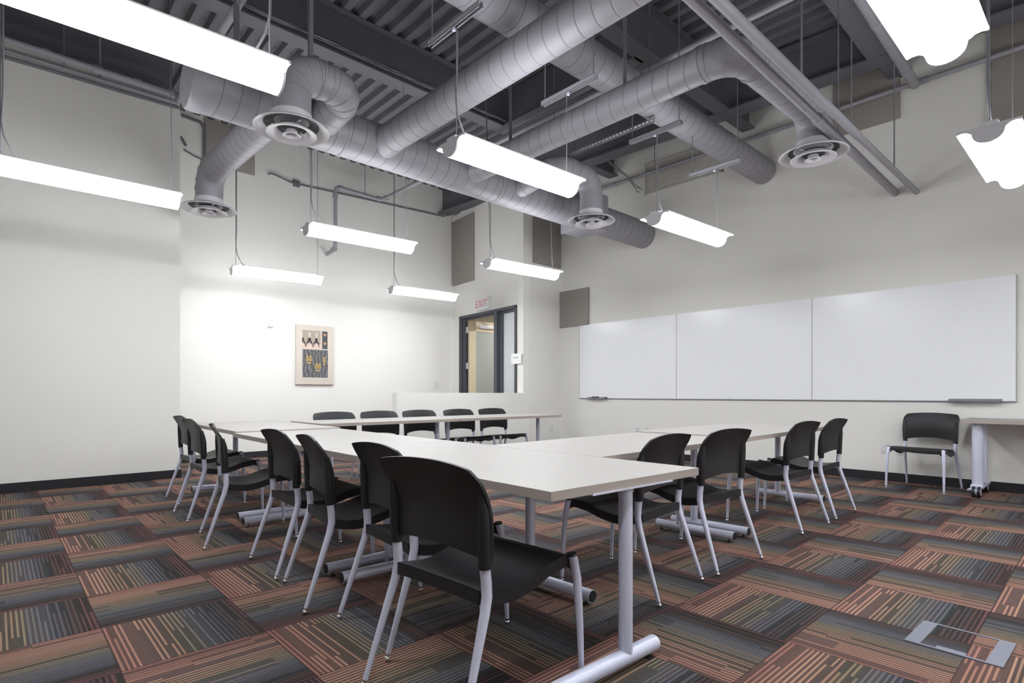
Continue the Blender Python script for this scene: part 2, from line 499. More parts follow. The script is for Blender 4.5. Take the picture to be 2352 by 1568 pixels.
# ------------------------------------------------------------------ steel beams
def ibeam_x(name, y, x0, x1, label, zb=4.9, zt=5.44, fw=0.20):
    t = thing(name, label, 'beam', (x0, y, zb))
    MB().box(0, -fw/2, 0, x1-x0, fw/2, 0.02).build('lower_flange', M['beam'], t, 0)
    MB().box(0, -0.008, 0.02, x1-x0, 0.008, zt-zb-0.02).build('web', M['beam'], t, 0)
    MB().box(0, -fw/2, zt-zb-0.02, x1-x0, fw/2, zt-zb-0.002).build('upper_flange', M['beam'], t, 0)
    return t
def stub(y, x0, label):
    t = thing('beam_stub', label, 'beam', (x0, y, 4.905))
    MB().box(0, -0.09, 0, XR-x0-0.002, 0.09, 0.018).build('lower_flange', M['beam'], t, 0)
    MB().box(0, -0.008, 0.018, XR-x0-0.002, 0.008, 0.50).build('web', M['beam'], t, 0)
    return t
def ibeam_pts(name, a, b, label, zb=4.9, zt=5.44, fw=0.20):
    L = math.hypot(b[0]-a[0], b[1]-a[1])
    t = thing(name, label, 'beam', (a[0], a[1], zb), math.atan2(b[1]-a[1], b[0]-a[0]))
    MB().box(0, -fw/2, 0, L, fw/2, 0.02).build('lower_flange', M['beam'], t, 0)
    MB().box(0, -0.008, 0.02, L, 0.008, zt-zb-0.02).build('web', M['beam'], t, 0)
    MB().box(0, -fw/2, zt-zb-0.02, L, fw/2, zt-zb-0.002).build('upper_flange', M['beam'], t, 0)
    return t
ibeam_x('steel_beam', 6.05, X0, 5.52, 'grey steel I-beam crossing above the duct with wires along its lower flange')
ibeam_x('steel_beam', 3.63, X0, 7.262, 'grey steel I-beam hidden partly behind the tall crossing ducts at ceiling centre')
ibeam_x('steel_beam', 1.79, X0, 7.37, 'grey steel I-beam beside the two white pipes, ending at the right wall beam', fw=0.29)
ibeam_x('steel_beam', 8.42, X0, 1.72, 'grey steel I-beam over the top of the left wall behind the pipes')
ibeam_pts('steel_beam', (7.80, -3.1), (7.05, 9.78), 'long grey steel I-beam running along above the whiteboard wall', fw=0.27)
stub(1.79, 7.665, 'short grey steel beam stub bearing on the right wall above the brown panel')
stub(3.63, 7.56, 'short grey steel beam stub meeting the right wall above the louver')
stub(6.05, 7.42, 'short grey steel beam stub above the far right corner')
t = thing('steel_beam', 'short grey steel cross beam joining the wired I-beam near ceiling centre', 'beam', (5.43, 3.7, 4.9))
MB().box(-0.08, 0, 0, 0.08, 2.25, 0.018).build('lower_flange', M['beam'], t, 0)
MB().box(-0.006, 0, 0.018, 0.006, 2.25, 0.52).build('web', M['beam'], t, 0)

# ------------------------------------------------------------------ ducts
def duct(name, label, parts, cat='duct'):
    t = thing(name, label, cat, parts[0][1][0])
    o = Vector(parts[0][1][0])
    for nm, pts, r, mt in parts:
        q = [Vector(p)-o for p in pts]
        if nm == 'elbow':
            b = MB().tube(q, r, 40)
            for i in range(1, len(q)-1):
                d = (q[i+1]-q[i-1]).normalized()
                b.tube([q[i]-d*0.005, q[i]+d*0.005], r+0.0045, 40)
            b.build(nm, M[mt], t, 22)
        else: MB().tube(q, r, 40).build(nm, M[mt], t, 40)
    return t
def ringpts(p, ax, w=0.03):
    p = Vector(p); ax = Vector(ax).normalized()
    return [p-ax*w/2, p+ax*w/2]
def segs(a, b, n):
    a, b = Vector(a), Vector(b)
    return [a.lerp(b, i/n) for i in range(n+1)]
D1Y, D1Z = 5.42, 3.75
duct('main_duct', 'largest round spiral duct running from left of the ceiling to the right wall', [
    ('duct_run', [(1.27, D1Y, D1Z), (8.07, D1Y, D1Z)], 0.22, 'duct'),
    ('end_collar', [(1.21, D1Y, D1Z), (1.23, D1Y, D1Z), (1.33, D1Y, D1Z)], [0.21, 0.226, 0.226], 'ductplain'),
    ('joint_band', ringpts((2.62, D1Y, D1Z), (1, 0, 0)), 0.225, 'ductplain'),
    ('joint_band', ringpts((4.7, D1Y, D1Z), (1, 0, 0)), 0.225, 'ductplain')])
duct('upper_duct', 'highest round spiral duct crossing to the right wall behind the pale pipes', [
    ('duct_run', [(8.07, 3.41, 4.24), (-2.0, 3.41, 4.24)], 0.175, 'duct')])
duct('branch_duct', 'long straight spiral branch duct coming towards the camera from the main duct', [
    ('duct_run', [(3.06, D1Y-0.16, D1Z), (3.06, -2.4, D1Z)], 0.147, 'duct'),
    ('saddle_collar', [(3.06, D1Y-0.14, D1Z), (3.06, D1Y-0.30, D1Z)], [0.17, 0.15], 'ductplain')])
duct('branch_duct', 'spiral branch duct that turns an elbow and drops to the diffuser by the right wall', [
    ('duct_run', [(4.24, D1Y-0.16, D1Z), (4.24, 2.27, D1Z)], 0.137, 'duct'),
    ('elbow', path([(4.24, 2.32, D1Z), (4.24, 1.995, D1Z), (4.57, 1.995, D1Z)], 0.24, 3), 0.140, 'ductplain'),
    ('joint_band', ringpts((4.24, 2.28, D1Z), (0, 1, 0)), 0.146, 'ductplain'),
    ('joint_band', ringpts((4.53, 1.995, D1Z), (1, 0, 0)), 0.146, 'ductplain'),
    ('duct_run', [(4.52, 1.995, D1Z), (5.64, 1.995, D1Z+0.03)], 0.137, 'duct'),
    ('elbow', path([(5.58, 1.995, D1Z+0.03), (5.85, 1.995, D1Z+0.03), (5.85, 1.995, 3.43)], 0.19, 3), 0.141, 'ductplain')])
duct('branch_duct', 'spiral branch duct bending down to the diffuser near the left wall corner', [
    ('duct_run', [(1.95, D1Y+0.12, D1Z-0.02), (1.93, 7.25, D1Z)], 0.152, 'duct'),
    ('saddle_collar', [(1.95, D1Y+0.14, D1Z-0.02), (1.95, D1Y+0.34, D1Z-0.01)], [0.185, 0.158], 'ductplain'),
    ('elbow', path([(1.93, 7.22, D1Z), (1.93, 7.51, D1Z), (1.93, 7.51, 3.36)], 0.22, 3), 0.152, 'ductplain'),
    ('joint_band', ringpts((1.93, 7.51, 3.56), (0, 0, 1), 0.02), 0.158, 'ductplain')])
duct('branch_duct', 'hooked branch duct with two elbows above the nearest left diffuser', [
    ('elbow', path([(1.86, 4.76, 3.38), (1.86, 4.76, 3.83), (2.12, 4.76, 3.83)], 0.2, 3), 0.158, 'ductplain'),
    ('duct_run', [(2.08, 4.76, 3.83), (2.22, 4.76, 3.83)], 0.155, 'duct'),
    ('elbow', path([(2.18, 4.76, 3.83), (2.38, 4.76, 3.82), (2.38, 4.98, 3.79)], 0.18, 3), 0.158, 'ductplain'),
    ('joint_band', ringpts((2.10, 4.76, 3.83), (1, 0, 0), 0.02), 0.163, 'ductplain'),
    ('duct_run', [(2.38, 4.95, 3.79), (2.38, D1Y-0.12, 3.75)], 0.155, 'duct')])
duct('branch_duct', 'curved branch duct above the small diffuser at ceiling centre', [
    ('elbow', path([(5.70, 4.63, 3.38), (5.70, 4.63, 3.86), (5.42, 4.63, 3.86)], 0.2, 3), 0.145, 'ductplain'),
    ('duct_run', [(5.46, 4.63, 3.86), (5.22, 4.63, 3.86)], 0.142, 'duct'),
    ('elbow', path([(5.26, 4.63, 3.86), (5.02, 4.63, 3.86), (5.02, 4.90, 3.82)], 0.2, 3), 0.145, 'ductplain'),
    ('duct_run', [(5.02, 4.86, 3.82), (5.02, D1Y-0.12, 3.76)], 0.142, 'duct')])
t = thing('damper_box', 'square grey damper box clamped around the far end of the main duct', 'duct box', (6.32, D1Y, D1Z))
MB().box(0, -0.27, -0.25, 0.42, 0.27, 0.27).build('housing', M['ductplain'], t, 0)
MB().box(-0.02, -0.285, -0.265, 0.0, 0.285, 0.285).build('flange', M['ductplain'], t, 0)

# round ceiling diffusers
def diffuser(x, y, label, r=0.15, zc=3.32):
    t = thing('air_diffuser', label, 'air diffuser', (x, y, zc), 0, 'round ceiling air diffusers')
    MB().lathe([(r*0.97, 0.12), (r+0.004, 0.12), (r+0.006, 0.05), (0.235, 0.030), (0.285, 0.012), (0.302, 0.0), (0.306, -0.008), (0.301, -0.013),
                (0.29, -0.010), (0.262, 0.002), (0.240, 0.018), (0.226, 0.036), (r*0.97, 0.060)], n=64, close=True).build('outer_cone', M['diffwhite'], t, 40)
    MB().lathe([(r*0.965, 0.115), (r*0.965, 0.058), (0.224, 0.034), (0.221, 0.032), (r*0.90, 0.056), (r*0.90, 0.111), (0.001, 0.111), (0.001, 0.115)], n=48).build('throat', M['darkin'], t, 40)
    MB().lathe([(0.198, -0.040), (0.204, -0.046), (0.199, -0.052), (0.168, -0.047), (0.135, -0.028), (0.118, 0.004), (0.122, 0.006), (0.139, -0.021), (0.168, -0.038)], n=56, close=True).build('middle_cone', M['diffwhite'], t, 40)
    MB().lathe([(0.112, 0.018), (0.112, 0.014), (0.001, 0.014), (0.001, 0.018)], n=40).build('core_shade', M['darkin'], t, 40)  # dark disc stands in for shade behind the rings
    MB().lathe([(0.070, -0.052), (0.075, -0.057), (0.070, -0.062), (0.055, -0.057), (0.044, -0.038), (0.040, -0.012), (0.046, -0.012), (0.050, -0.034), (0.058, -0.049)], n=40, close=True).build('inner_cone', M['diffwhite'], t, 40)
    b = MB()
    for k in range(3):
        a = 2*PI*k/3+0.6
        Mx = Matrix.Rotation(a, 4, 'Z')
        b.box(0.035, -0.006, 0.020, 0.16, 0.006, 0.026, Mx)
    b.build('spider', M['whitemetal'], t, 30)
    return t
diffuser(1.86, 4.76, 'round grey ceiling diffuser under the hooked duct, largest in view', 0.16)
diffuser(1.927, 7.507, 'round grey ceiling diffuser nearest the left wall corner', 0.152)
diffuser(5.70, 4.63, 'small round white diffuser beside the square damper box', 0.146)
diffuser(5.85, 1.995, 'round grey ceiling diffuser near the paired pipes and right wall', 0.142, 3.40)

# ------------------------------------------------------------------ pipes and conduits
def pipe(name, label, pts, r, m='pipe', n=14, cat='pipe', fittings=(), fit_r=1.35, hangers=()):
    o = Vector(pts[0]); t = thing(name, label, cat, o)
    MB().tube([Vector(p)-o for p in pts], r, n).build('pipe_run', M[m], t, 40)
    rr = r[0] if isinstance(r, list) else r
    for p, ax in fittings:
        q = [Vector(p)-o-Vector(ax)*0.04, Vector(p)-o+Vector(ax)*0.04]
        MB().tube(q, rr*fit_r, n).build('coupling', M[m], t, 40)
    return t
pipe('pale_pipe', 'pale painted pipe, left of the pair running to the right wall',
     [(-1.5, 1.757, 3.52), (5.35, 1.802, 3.52), (5.36, 1.802, 3.52), (XR, 1.82, 3.52)], [0.036, 0.036, 0.044, 0.044], fittings=[((5.4, 1.802, 3.52), (1, 0, 0))])
pipe('pale_pipe', 'pale painted pipe, right of the pair running to the right wall',
     [(-1.5, 1.675, 3.46), (5.9, 1.62, 3.465), (5.91, 1.62, 3.465), (XR, 1.605, 3.475)], [0.036, 0.036, 0.031, 0.031])
pipe('sprinkler_pipe', 'grey sprinkler pipe high along the whiteboard wall with couplings',
     [(7.9, -3.0, 4.70), (7.9, 7.2, 4.70)], 0.028, fittings=[((7.9, 2.45, 4.70), (0, 1, 0)), ((7.9, 1.62, 4.70), (0, 1, 0)), ((7.9, 1.50, 4.70), (0, 1, 0)), ((7.9, 5.9, 4.70), (0, 1, 0))])
t = pipe('sprinkler_pipe', 'thick grey pipe beneath the right ceiling light, reaching the wall pipe',
     [(-2.0, 1.52, 4.62), (7.76, 1.56, 4.62), (7.86, 1.56, 4.68)], 0.05, fittings=[((7.35, 1.558, 4.62), (1, 0, 0)), ((6.2, 1.55, 4.62), (1, 0, 0))], fit_r=1.12)
pipe('sprinkler_pipe', 'grey pipe along ceiling centre dropping to a standpipe on the back wall',
     path([(5.40, -2.5, 4.72), (5.40, 9.45, 4.74), (4.47, 9.45, 4.76), (4.47, 9.45, 3.66), (4.47, 9.79, 3.62)], [0.08, 0.08, 0.08], 5), 0.034,
     fittings=[((5.33, 9.45, 4.75), (1, 0, 0)), ((5.40, 9.30, 4.74), (0, 1, 0)), ((4.58, 9.45, 4.76), (1, 0, 0)), ((4.47, 9.45, 4.60), (0, 0, 1)), ((4.47, 9.50, 3.66), (0, 1, 0))])
pipe('wall_conduit', 'thin grey conduit with square box high on the back wall',
     [(3.42, 9.78, 4.80), (3.46, 9.74, 4.81), (3.58, 9.75, 4.80), (3.78, 9.77, 4.76), (3.9, 9.78, 4.76), (7.1, 9.78, 4.87)], 0.014, 'conduit')
MB().bbox(-0.055, -0.05, -0.055, 0.055, 0.0, 0.055, 0.006).build('junction_box', M['conduit'])
jb = C.objects['junction_box']; jb.location = (3.9, 9.8, 4.76); tag(jb, 'square grey metal junction box on the thin back wall conduit', 'junction box')
pipe('grey_pipe', 'grey pipe along the left side of the ceiling above the near light',
     [(1.64, -2.5, 4.62), (1.64, 7.70, 4.62), (1.66, 7.78, 4.68), (1.66, 7.82, 4.74)], 0.036, fittings=[((1.64, 5.98, 4.62), (0, 1, 0))], fit_r=1.1)
pipe('sprinkler_pipe', 'grey pipe with clamps along the top of the left wall',
     [(X0, 7.85, 4.78), (1.66, 7.85, 4.74)], 0.036, fittings=[((0.42, 7.85, 4.75), (1, 0, 0)), ((0.87, 7.85, 4.745), (1, 0, 0)), ((1.25, 7.85, 4.745), (1, 0, 0)), ((1.60, 7.85, 4.745), (1, 0, 0))], fit_r=1.25)
pipe('grey_pipe', 'thin grey pipe just under the clamped pipe on the left wall',
     [(X0, 8.06, 4.70), (1.73, 8.06, 4.745)], 0.022)
pipe('wall_rail', 'flat grey rail along the very top of the left wall',
     [(X0, 8.095, 4.635), (1.74, 8.095, 4.70)], 0.02, 'steel', cat='rail')
pipe('wall_conduit', 'bent grey conduit at the left end of the back wall above the diffuser',
     [(2.12, 9.76, 5.35), (2.38, 9.76, 5.33), (2.44, 9.76, 5.25), (2.44, 9.76, 4.72)], 0.022, 'conduit')
pipe('wall_conduit', 'short curved dark conduit beside the corner of the left wall',
     [(2.02, 9.76, 5.04), (2.12, 9.76, 5.0), (2.18, 9.76, 4.9)], 0.022, 'conduit')
pipe('wall_conduit', 'thin crooked conduit behind the diffuser nearest the left corner',
     [(2.15, 9.77, 4.84), (2.3, 9.77, 4.78), (2.6, 9.77, 4.72)], 0.012, 'conduit')

# vertical straps and rods from deck to ducts / pipes
def rod(x, y, z0, label, z1=5.44, w=0.0, r=0.006, group='threaded hanger rods under the deck'):
    b = MB()
    if w: b.box(-w/2, -0.004, 0, w/2, 0.004, z1-z0)
    else: b.tube([(0, 0, 0), (0, 0, z1-z0)], r, 8)
    o = b.build('hanger_strap' if w else 'hanger_rod', M['steel'], None, 30)
    o.location = (x, y, z0)
    tag(o, label, 'hanger', 'flat duct hanger straps' if w else group)
    return o
rod(1.617, D1Y, 3.93, 'flat grey strap left of the near light, holding the main duct', w=0.05)
rod(2.03, 4.76, 3.96, 'flat grey strap above the hooked duct', w=0.035)
rod(5.0, D1Y, 3.93, 'flat grey strap holding the main duct at ceiling centre', w=0.05)
rod(6.55, D1Y+0.24, 3.95, 'flat grey strap beside the square damper box', w=0.045)
rod(4.24, 3.05, 3.88, 'flat grey strap above the elbowed branch duct', w=0.05)
rod(5.55, 1.995, 3.90, 'flat grey strap above the diffuser near the paired pipes', w=0.045)
rod(2.6, 8.9, 4.72, 'flat dark strap behind the left corner diffuser', w=0.07)
rod(7.75, 5.0, 4.72, 'thin rod right of the damper box reaching the wall pipe')
rod(5.62, 1.60, 3.50, 'thin rod holding the right pale pipe near the diffuser')
rod(6.0, 1.82, 3.56, 'thin rod meeting the left pale pipe beside the diffuser rim')
rod(7.05, 1.60, 3.50, 'thin rod with clamp on the right pale pipe near the wall', r=0.007)
rod(5.40, 6.6, 4.75, 'short rod with ball clamp over the ceiling centre pipe')
rod(5.05, 9.45, 4.78, 'short rod with ring holding the pipe on the back wall')
rod(0.58, 8.0, 4.74, 'short stub rod on the left wall pipes, left one')
rod(0.90, 7.95, 4.72, 'short stub rod on the left wall pipes, right one', r=0.012)

# slotted strut across ceiling centre
b = MB()
Ls = 1.55
b.box(-0.003, 0, 0, 0.0, Ls, 0.008); b.box(-0.003, 0, 0.042, 0.0, Ls, 0.05); b.box(0, 0, 0.045, 0.045, Ls, 0.05)
k = 0.0
while k < Ls-0.02:
    b.box(-0.003, k, 0.008, 0.0, k+0.022, 0.042); k += 0.05
o = b.build('slotted_strut', M['pipe'], None, 0); o.location = (5.2, 3.36, 3.98)
tag(o, 'perforated grey angle strut hanging near ceiling centre', 'strut')
rod(5.2, 3.42, 4.03, 'thin rod at the near end of the perforated strut')
rod(5.2, 4.82, 4.03, 'thin rod at the far end of the perforated strut')

# wires along the beam
t = thing('wire_bundle', 'bundle of thin grey wires looping along the wired I-beam', 'wires', (1.0, 5.93, 4.93))
for k in range(4):
    pts = []
    for i in range(24):
        pts.append((i*0.2, -0.03+0.012*k+0.01*math.sin(i*1.3+k), 0.015+0.01*k+0.018*math.sin(i*0.9+k*2)))
    MB().tube(pts, 0.0045, 6).build('wire', M['cord'], t, 40)
t = thing('wire_bundle', 'loose sagging wires left of the wired I-beam, over the near light', 'wires', (0.0, 5.9, 4.9))
for k in range(3):
    pts = [(0.2+i*0.12, -0.1-0.02*k, -0.02-0.09*math.sin(PI*i/12)*(1+0.3*k)) for i in range(13)]
    MB().tube(pts, 0.005, 6).build('wire', M['cord'], t, 40)
t = thing('wire_bundle', 'small tangle of dark wires beside the duct elbow at ceiling centre', 'wires', (6.6, 5.0, 4.45))
for k in range(3):
    pts = [(0.1*i, 0.05*math.sin(i+k), 0.05*math.sin(i*0.8+k*1.4)-0.03*i) for i in range(9)]
    MB().tube(pts, 0.006, 6).build('wire', M['cord'], t, 40)
b = MB().bbox(-0.1, -0.08, -0.03, 0.1, 0.08, 0.03, 0.01)
o = b.build('ceiling_sensor', M['pipe'], None, 30); o.location = (4.62, 2.55, 5.0)
tag(o, 'small grey box fixed under the deck beside the second beam', 'sensor box')

# ------------------------------------------------------------------ pendant lights
def light_profile():
    """underside of wings + bowl in (y, z); z = 0 at wing tips"""
    L = [(-0.168, 0.0), (-0.160, -0.004), (-0.145, 0.003), (-0.125, 0.006), (-0.105, 0.0), (-0.085, -0.016)]
    return L
def bowl_pts(n=12, r=0.083, d=0.073):
    return [(-r*math.cos(PI*i/n), -0.016 - d*math.sin(PI*i/n)**0.85) for i in range(n+1)]
LZ = 2.83; LL = 1.235
def make_light():
    t = thing('pendant_light', 'x', 'pendant light', (0, 0, LZ), 0, 'suspended fluorescent lights')
    bp = bowl_pts()
    # bowl: open shell closed at top by the tray
    MB().prism(bp, -LL/2, LL/2).build('diffuser', M['lamp'], t, 40)
    for s in (-1, 1):
        wing = [(0.084, -0.013), (0.105, 0.002), (0.125, 0.008), (0.145, 0.005), (0.160, -0.002), (0.168, 0.002), (0.168, 0.010), (0.150, 0.014), (0.120, 0.016), (0.084, 0.012)]
        MB().prism([(s*y, z) for y, z in wing], -LL/2, LL/2).build('reflector_wing', M['winglow'], t, 40)
    MB().box(-LL/2, -0.165, 0.016, LL/2, 0.165, 0.024).box(-LL/2, -0.05, 0.024, LL/2, 0.05, 0.05).build('top_tray', M['whitemetal'], t, 0)
    MB().box(-LL/2+0.08, -0.15, 0.0245, LL/2-0.08, -0.07, 0.0265).build('upfill_strip', M['upfill'], t, 0)  # added glowing strips, hidden from below, light the upper room
    MB().box(-LL/2+0.08, 0.07, 0.0245, LL/2-0.08, 0.15, 0.0265).build('upfill_strip', M['upfill'], t, 0)
    for s in (-1, 1):
        x0 = s*LL/2; x1 = s*(LL/2+0.012)
        ep = [(-0.168, 0.016), (-0.13, -0.001), (-0.105, -0.008), (-0.088, -0.02)]
        ep2 = [(y*1.02, z*1.02) for y, z in bp[1:-1]]
        full = [(-0.168, 0.022), (-0.168, 0.004), (-0.14, 0.008), (-0.115, 0.006), (-0.088, -0.012)] + ep2 + [(0.088, -0.012), (0.115, 0.006), (0.14, 0.008), (0.168, 0.004), (0.168, 0.022)]
        MB().prism(full, min(x0, x1), max(x0, x1)).build('end_cap', M['diffwhite'], t, 30)
    return t
light0 = make_light()
used = [False]
def dup(root, loc, rz, label):
    r = root.copy(); C.objects.link(r); r.location = loc; r.rotation_euler = (0, 0, rz); r['label'] = label
    for ch in list(root.children):
        c = ch.copy(); C.objects.link(c); c.parent = r
        for gch in ch.children:
            d = gch.copy(); C.objects.link(d); d.parent = c
    return r
# (xl, yl, xr, yr, label, top z of cables left, right, cord side)
lights = [
    (-0.07, 3.22, 1.165, 3.17, 'large glowing pendant light nearest the camera at upper left', 5.44, 5.44, 1),
    (2.36, 3.18, 3.60, 3.145, 'glowing pendant light at centre, hanging from strut channels', 3.66, 3.60, -1),
    (4.81, 3.11, 6.05, 3.055, 'glowing pendant light before the right wall above the whiteboards', 3.66, 3.60, -1),
    (2.29, 0.595, 3.535, 0.58, 'large glowing pendant light cut off by the top right edge', 5.44, 5.44, 1),
    (4.84, 0.57, 6.08, 0.56, 'glowing pendant light cut off by the right edge, end cap showing', 5.44, 5.44, -1),
    (-0.01, 5.80, 1.23, 5.78, 'glowing pendant light in front of the plain left wall', 5.44, 5.44, -1),
    (2.42, 5.80, 3.66, 5.72, 'glowing pendant light in front of the standpipe on the back wall', 5.44, 5.44, -1),
    (4.82, 5.68, 6.06, 5.60, 'glowing pendant light in front of the entry door wall', 5.44, 5.44, -1),
    (2.49, 8.45, 3.66, 8.30, 'glowing pendant light close to the back wall above the picture', 5.44, 5.44, -1),
    (-0.05, 0.60, 1.18, 0.59, 'pendant light added unseen directly overhead, outside the picture', 5.44, 5.44, 1),  # this and the next two are unseen, added to brighten the room
    (2.30, -2.0, 3.53, -2.0, 'pendant light added unseen behind the camera, left one of two', 5.44, 5.44, 1),
    (4.84, -2.0, 6.07, -2.0, 'pendant light added unseen behind the camera, right one of two', 5.44, 5.44, 1),
    (4.90, 8.22, 6.08, 8.12, 'glowing pendant light close to the back wall beside the exit door', 5.44, 5.44, -1),
]
first = True
for xl, yl, xr, yr, lab, zl, zr, cs in lights:
    rz = math.atan2(yr-yl, xr-xl); cx_, cy_ = (xl+xr)/2, (yl+yr)/2
    if first:
        t = light0; t.location = (cx_, cy_, LZ); t.rotation_euler = (0, 0, rz); t['label'] = lab; first = False
    else:
        t = None
    if t is None: t = dup(light0, (cx_, cy_, LZ), rz, lab)
    t['_spec'] = [zl, zr, cs]
lts = [o for o in C.objects if o.name.startswith('pendant_light') and o.parent is None]
for t in lts:
    zl, zr, cs = t['_spec']; del t['_spec']
    for s, z1 in ((-1, zl), (1, zr)):
        ly = 0.13 if 5.4 < t.location.y < 5.9 else 0.0
        MB().tube([(s*0.57, 0, 0.05), (s*0.57, ly, z1-LZ)], 0.0035, 6).build('suspension_cable', M['cord'], t, 30)
    zz = (zl if cs < 0 else zr)-LZ
    x1 = cs*0.57
    pts = [(x1+0.012, 0.008+(0.14 if 5.4 < t.location.y < 5.9 else 0.0), zz), (x1+0.014, 0.012, 0.55), (x1+0.006, 0.012, 0.33), (x1-cs*0.02, 0.01, 0.22), (x1-cs*0.07, 0.005, 0.11), (x1-cs*0.12, 0, 0.05)]
    MB().tube(pts, 0.007, 8).build('power_cord', M['cord'], t, 40)

# strut channels the two central lights hang from
def channel(x, y, z, label, L=0.6):
    t = thing('strut_channel', label, 'strut channel', (x, y, z), 0, 'short strut channels above the lights')
    b = MB(); w, h, th = 0.021, 0.042, 0.003
    b.box(-w, -L/2, h-th, w, L/2, h).box(-w, -L/2, 0, -w+th, L/2, h).box(w-th, -L/2, 0, w, L/2, h)
    b.box(-w, -L/2, 0, -w+0.009, L/2, th).box(w-0.009, -L/2, 0, w, L/2, th)
    b.build('channel', M['pipe'], t, 0)
    for s in (-1, 1):
        MB().tube([(0, s*(L/2-0.03), h), (0, s*(L/2-0.03), (5.44 if s < 0 else 4.07)-z)], 0.005, 8).build('rod', M['steel'], t, 30)
    MB().tube([(0, 0.0, -0.015), (0, 0.0, 0.004)], 0.014, 10).build('clamp', M['silver'], t, 30)
    return t
channel(2.405, 3.20, 3.67, 'short strut channel above the left end of the centre light')
channel(3.55, 3.13, 3.60, 'short strut channel above the right end of the centre light')
channel(4.87, 3.14, 3.67, 'short strut channel above the left end of the right wall light')
channel(5.98, 3.08, 3.60, 'short strut channel above the right end of the right wall light')

# ------------------------------------------------------------------ wall fittings
def boards():
    ys = [6.827, 4.794, 2.763, 0.717]
    labs = ['leftmost whiteboard panel, with the eraser ledge', 'middle whiteboard panel of the three on the right wall', 'rightmost and nearest whiteboard panel on the right wall']
    for i in range(3):
        y1, y0 = ys[i], ys[i+1]
        t = thing('whiteboard', labs[i], 'whiteboard', (XR-0.002, (y0+y1)/2, 0.985), 0, 'whiteboards on the right wall')
        h = (y1-y0)/2
        MB().box(-0.016, -h+0.004, 0.004, 0, h-0.004, 1.363).build('board_surface', M['board'], t, 0)
        MB().box(-0.020, -h+0.001, -0.006, 0, h-0.001, 0.006).build('bottom_trim', M['boardframe'], t, 0)
        MB().box(-0.018, -h, 0.0, 0, -h+0.004, 1.367).build('side_trim', M['boardframe'], t, 0)
        MB().box(-0.018, h-0.004, 0.0, 0, h, 1.367).build('side_trim', M['boardframe'], t, 0)
boards()
def tray(y0, y1, label):
    L = y1-y0
    o = MB().box(-0.085, -L/2, 0, -0.016, L/2, 0.006).box(-0.088, -L/2, 0, -0.083, L/2, 0.014).box(-0.022, -L/2, 0, -0.018, L/2, 0.03).build('marker_tray', M['boardframe'], None, 0)
    o.location = (XR, (y0+y1)/2, 0.983); tag(o, label, 'marker tray')
tray(6.17, 6.62, 'narrow metal marker tray holding an eraser at the left whiteboard')
tray(0.83, 1.30, 'narrow empty metal marker tray at the right end of the whiteboards')
o = MB().bbox(-0.025, -0.065, 0, 0.025, 0.065, 0.03, 0.008).build('board_eraser', M['black'], None, 30); o.location = (XR-0.05, 6.42, 0.990)
tag(o, 'black felt eraser on the left marker tray', 'eraser')
for k, (yy, mm, lab) in enumerate([(6.30, 'smear', 'pale marker pen lying beside the eraser'), (6.215, 'black', 'dark marker pen at the right end of the left tray')]):
    o = MB().tube([(0, -0.035, 0), (0, 0.03, 0), (0, 0.036, 0)], [0.008, 0.008, 0.005], 10).build('marker_pen', M[mm], None, 40)
    o.location = (XR-0.05, yy, 0.998); tag(o, lab, 'marker')

def acoustic(name, label, x0, y0, z0, x1, y1, z1, Mx=None, side=None):
    c = Vector(((x0+x1)/2, (y0+y1)/2, z0))
    b = MB().bbox(x0-c.x, y0-c.y, 0, x1-c.x, y1-c.y, z1-z0, 0.006)
    o = b.build(name, M['panel'], None, 30)
    if Mx: o.matrix_world = Mx @ Matrix.Translation(c)
    else: o.location = c
    o.location.x -= 0.002 if x1 > XR-0.03 else 0.0
    o.location.y -= 0.002 if (y1 in (YB, YJ)) else 0.0
    return tag(o, label, 'acoustic panel', 'brown acoustic wall panels')
acoustic('acoustic_panel', 'square brown acoustic panel touching the left whiteboard corner', XR-0.04, 6.60, 2.345, XR, 7.295, 3.035)
acoustic('acoustic_panel', 'brown acoustic panel high on the right wall behind the pale pipes', XR-0.045, 1.77, 4.41, XR, 2.50, 5.38)
acoustic('acoustic_panel', 'tall brown acoustic panel at the right edge behind the cut-off light', XR-0.045, -0.35, 3.84, XR, 0.918, 5.38)
acoustic('acoustic_panel', 'brown acoustic panel high on the back wall behind the left diffuser', 2.45, YB-0.045, 4.715, 3.20, YB, 5.42)
acoustic('acoustic_panel', 'tall brown acoustic panel high in the corner beside the entry wall', 7.30, YJ-0.045, 3.49, XR-0.045, YJ, 4.80)
acoustic('acoustic_panel', 'tall brown acoustic panel on the entry wall above the exit sign', 1.63, 0.0, 3.40, LW-0.01, 0.045, 4.78, MW)

# louver on the right wall
t = thing('wall_louver', 'large pale slatted air louver high on the right wall', 'louver', (XR, 4.70, 4.42))
hw = 0.69; hh = 0.53
MB().box(-0.02, -hw, 0, 0, -hw+0.02, hh).box(-0.02, hw-0.02, 0, 0, hw, hh).box(-0.02, -hw, 0, 0, hw, 0.02).box(-0.02, -hw, hh-0.02, 0, hw, hh).build('frame', M['louver'], t, 0)
b = MB(); z = 0.03
while z < hh-0.03:
    b.prism([(-0.018, z), (-0.004, z+0.013), (-0.002, z+0.012), (-0.016, z-0.001)], -hw+0.02, hw-0.02, 'y'); z += 0.021
b.build('slats', M['louver'], t, 0)
t = pipe('wall_conduit', 'pale vertical conduit on the right wall beside the edge panel', [(XR-0.02, 0.955, 3.6), (XR-0.02, 0.955, 5.3)], 0.022, 'louver')

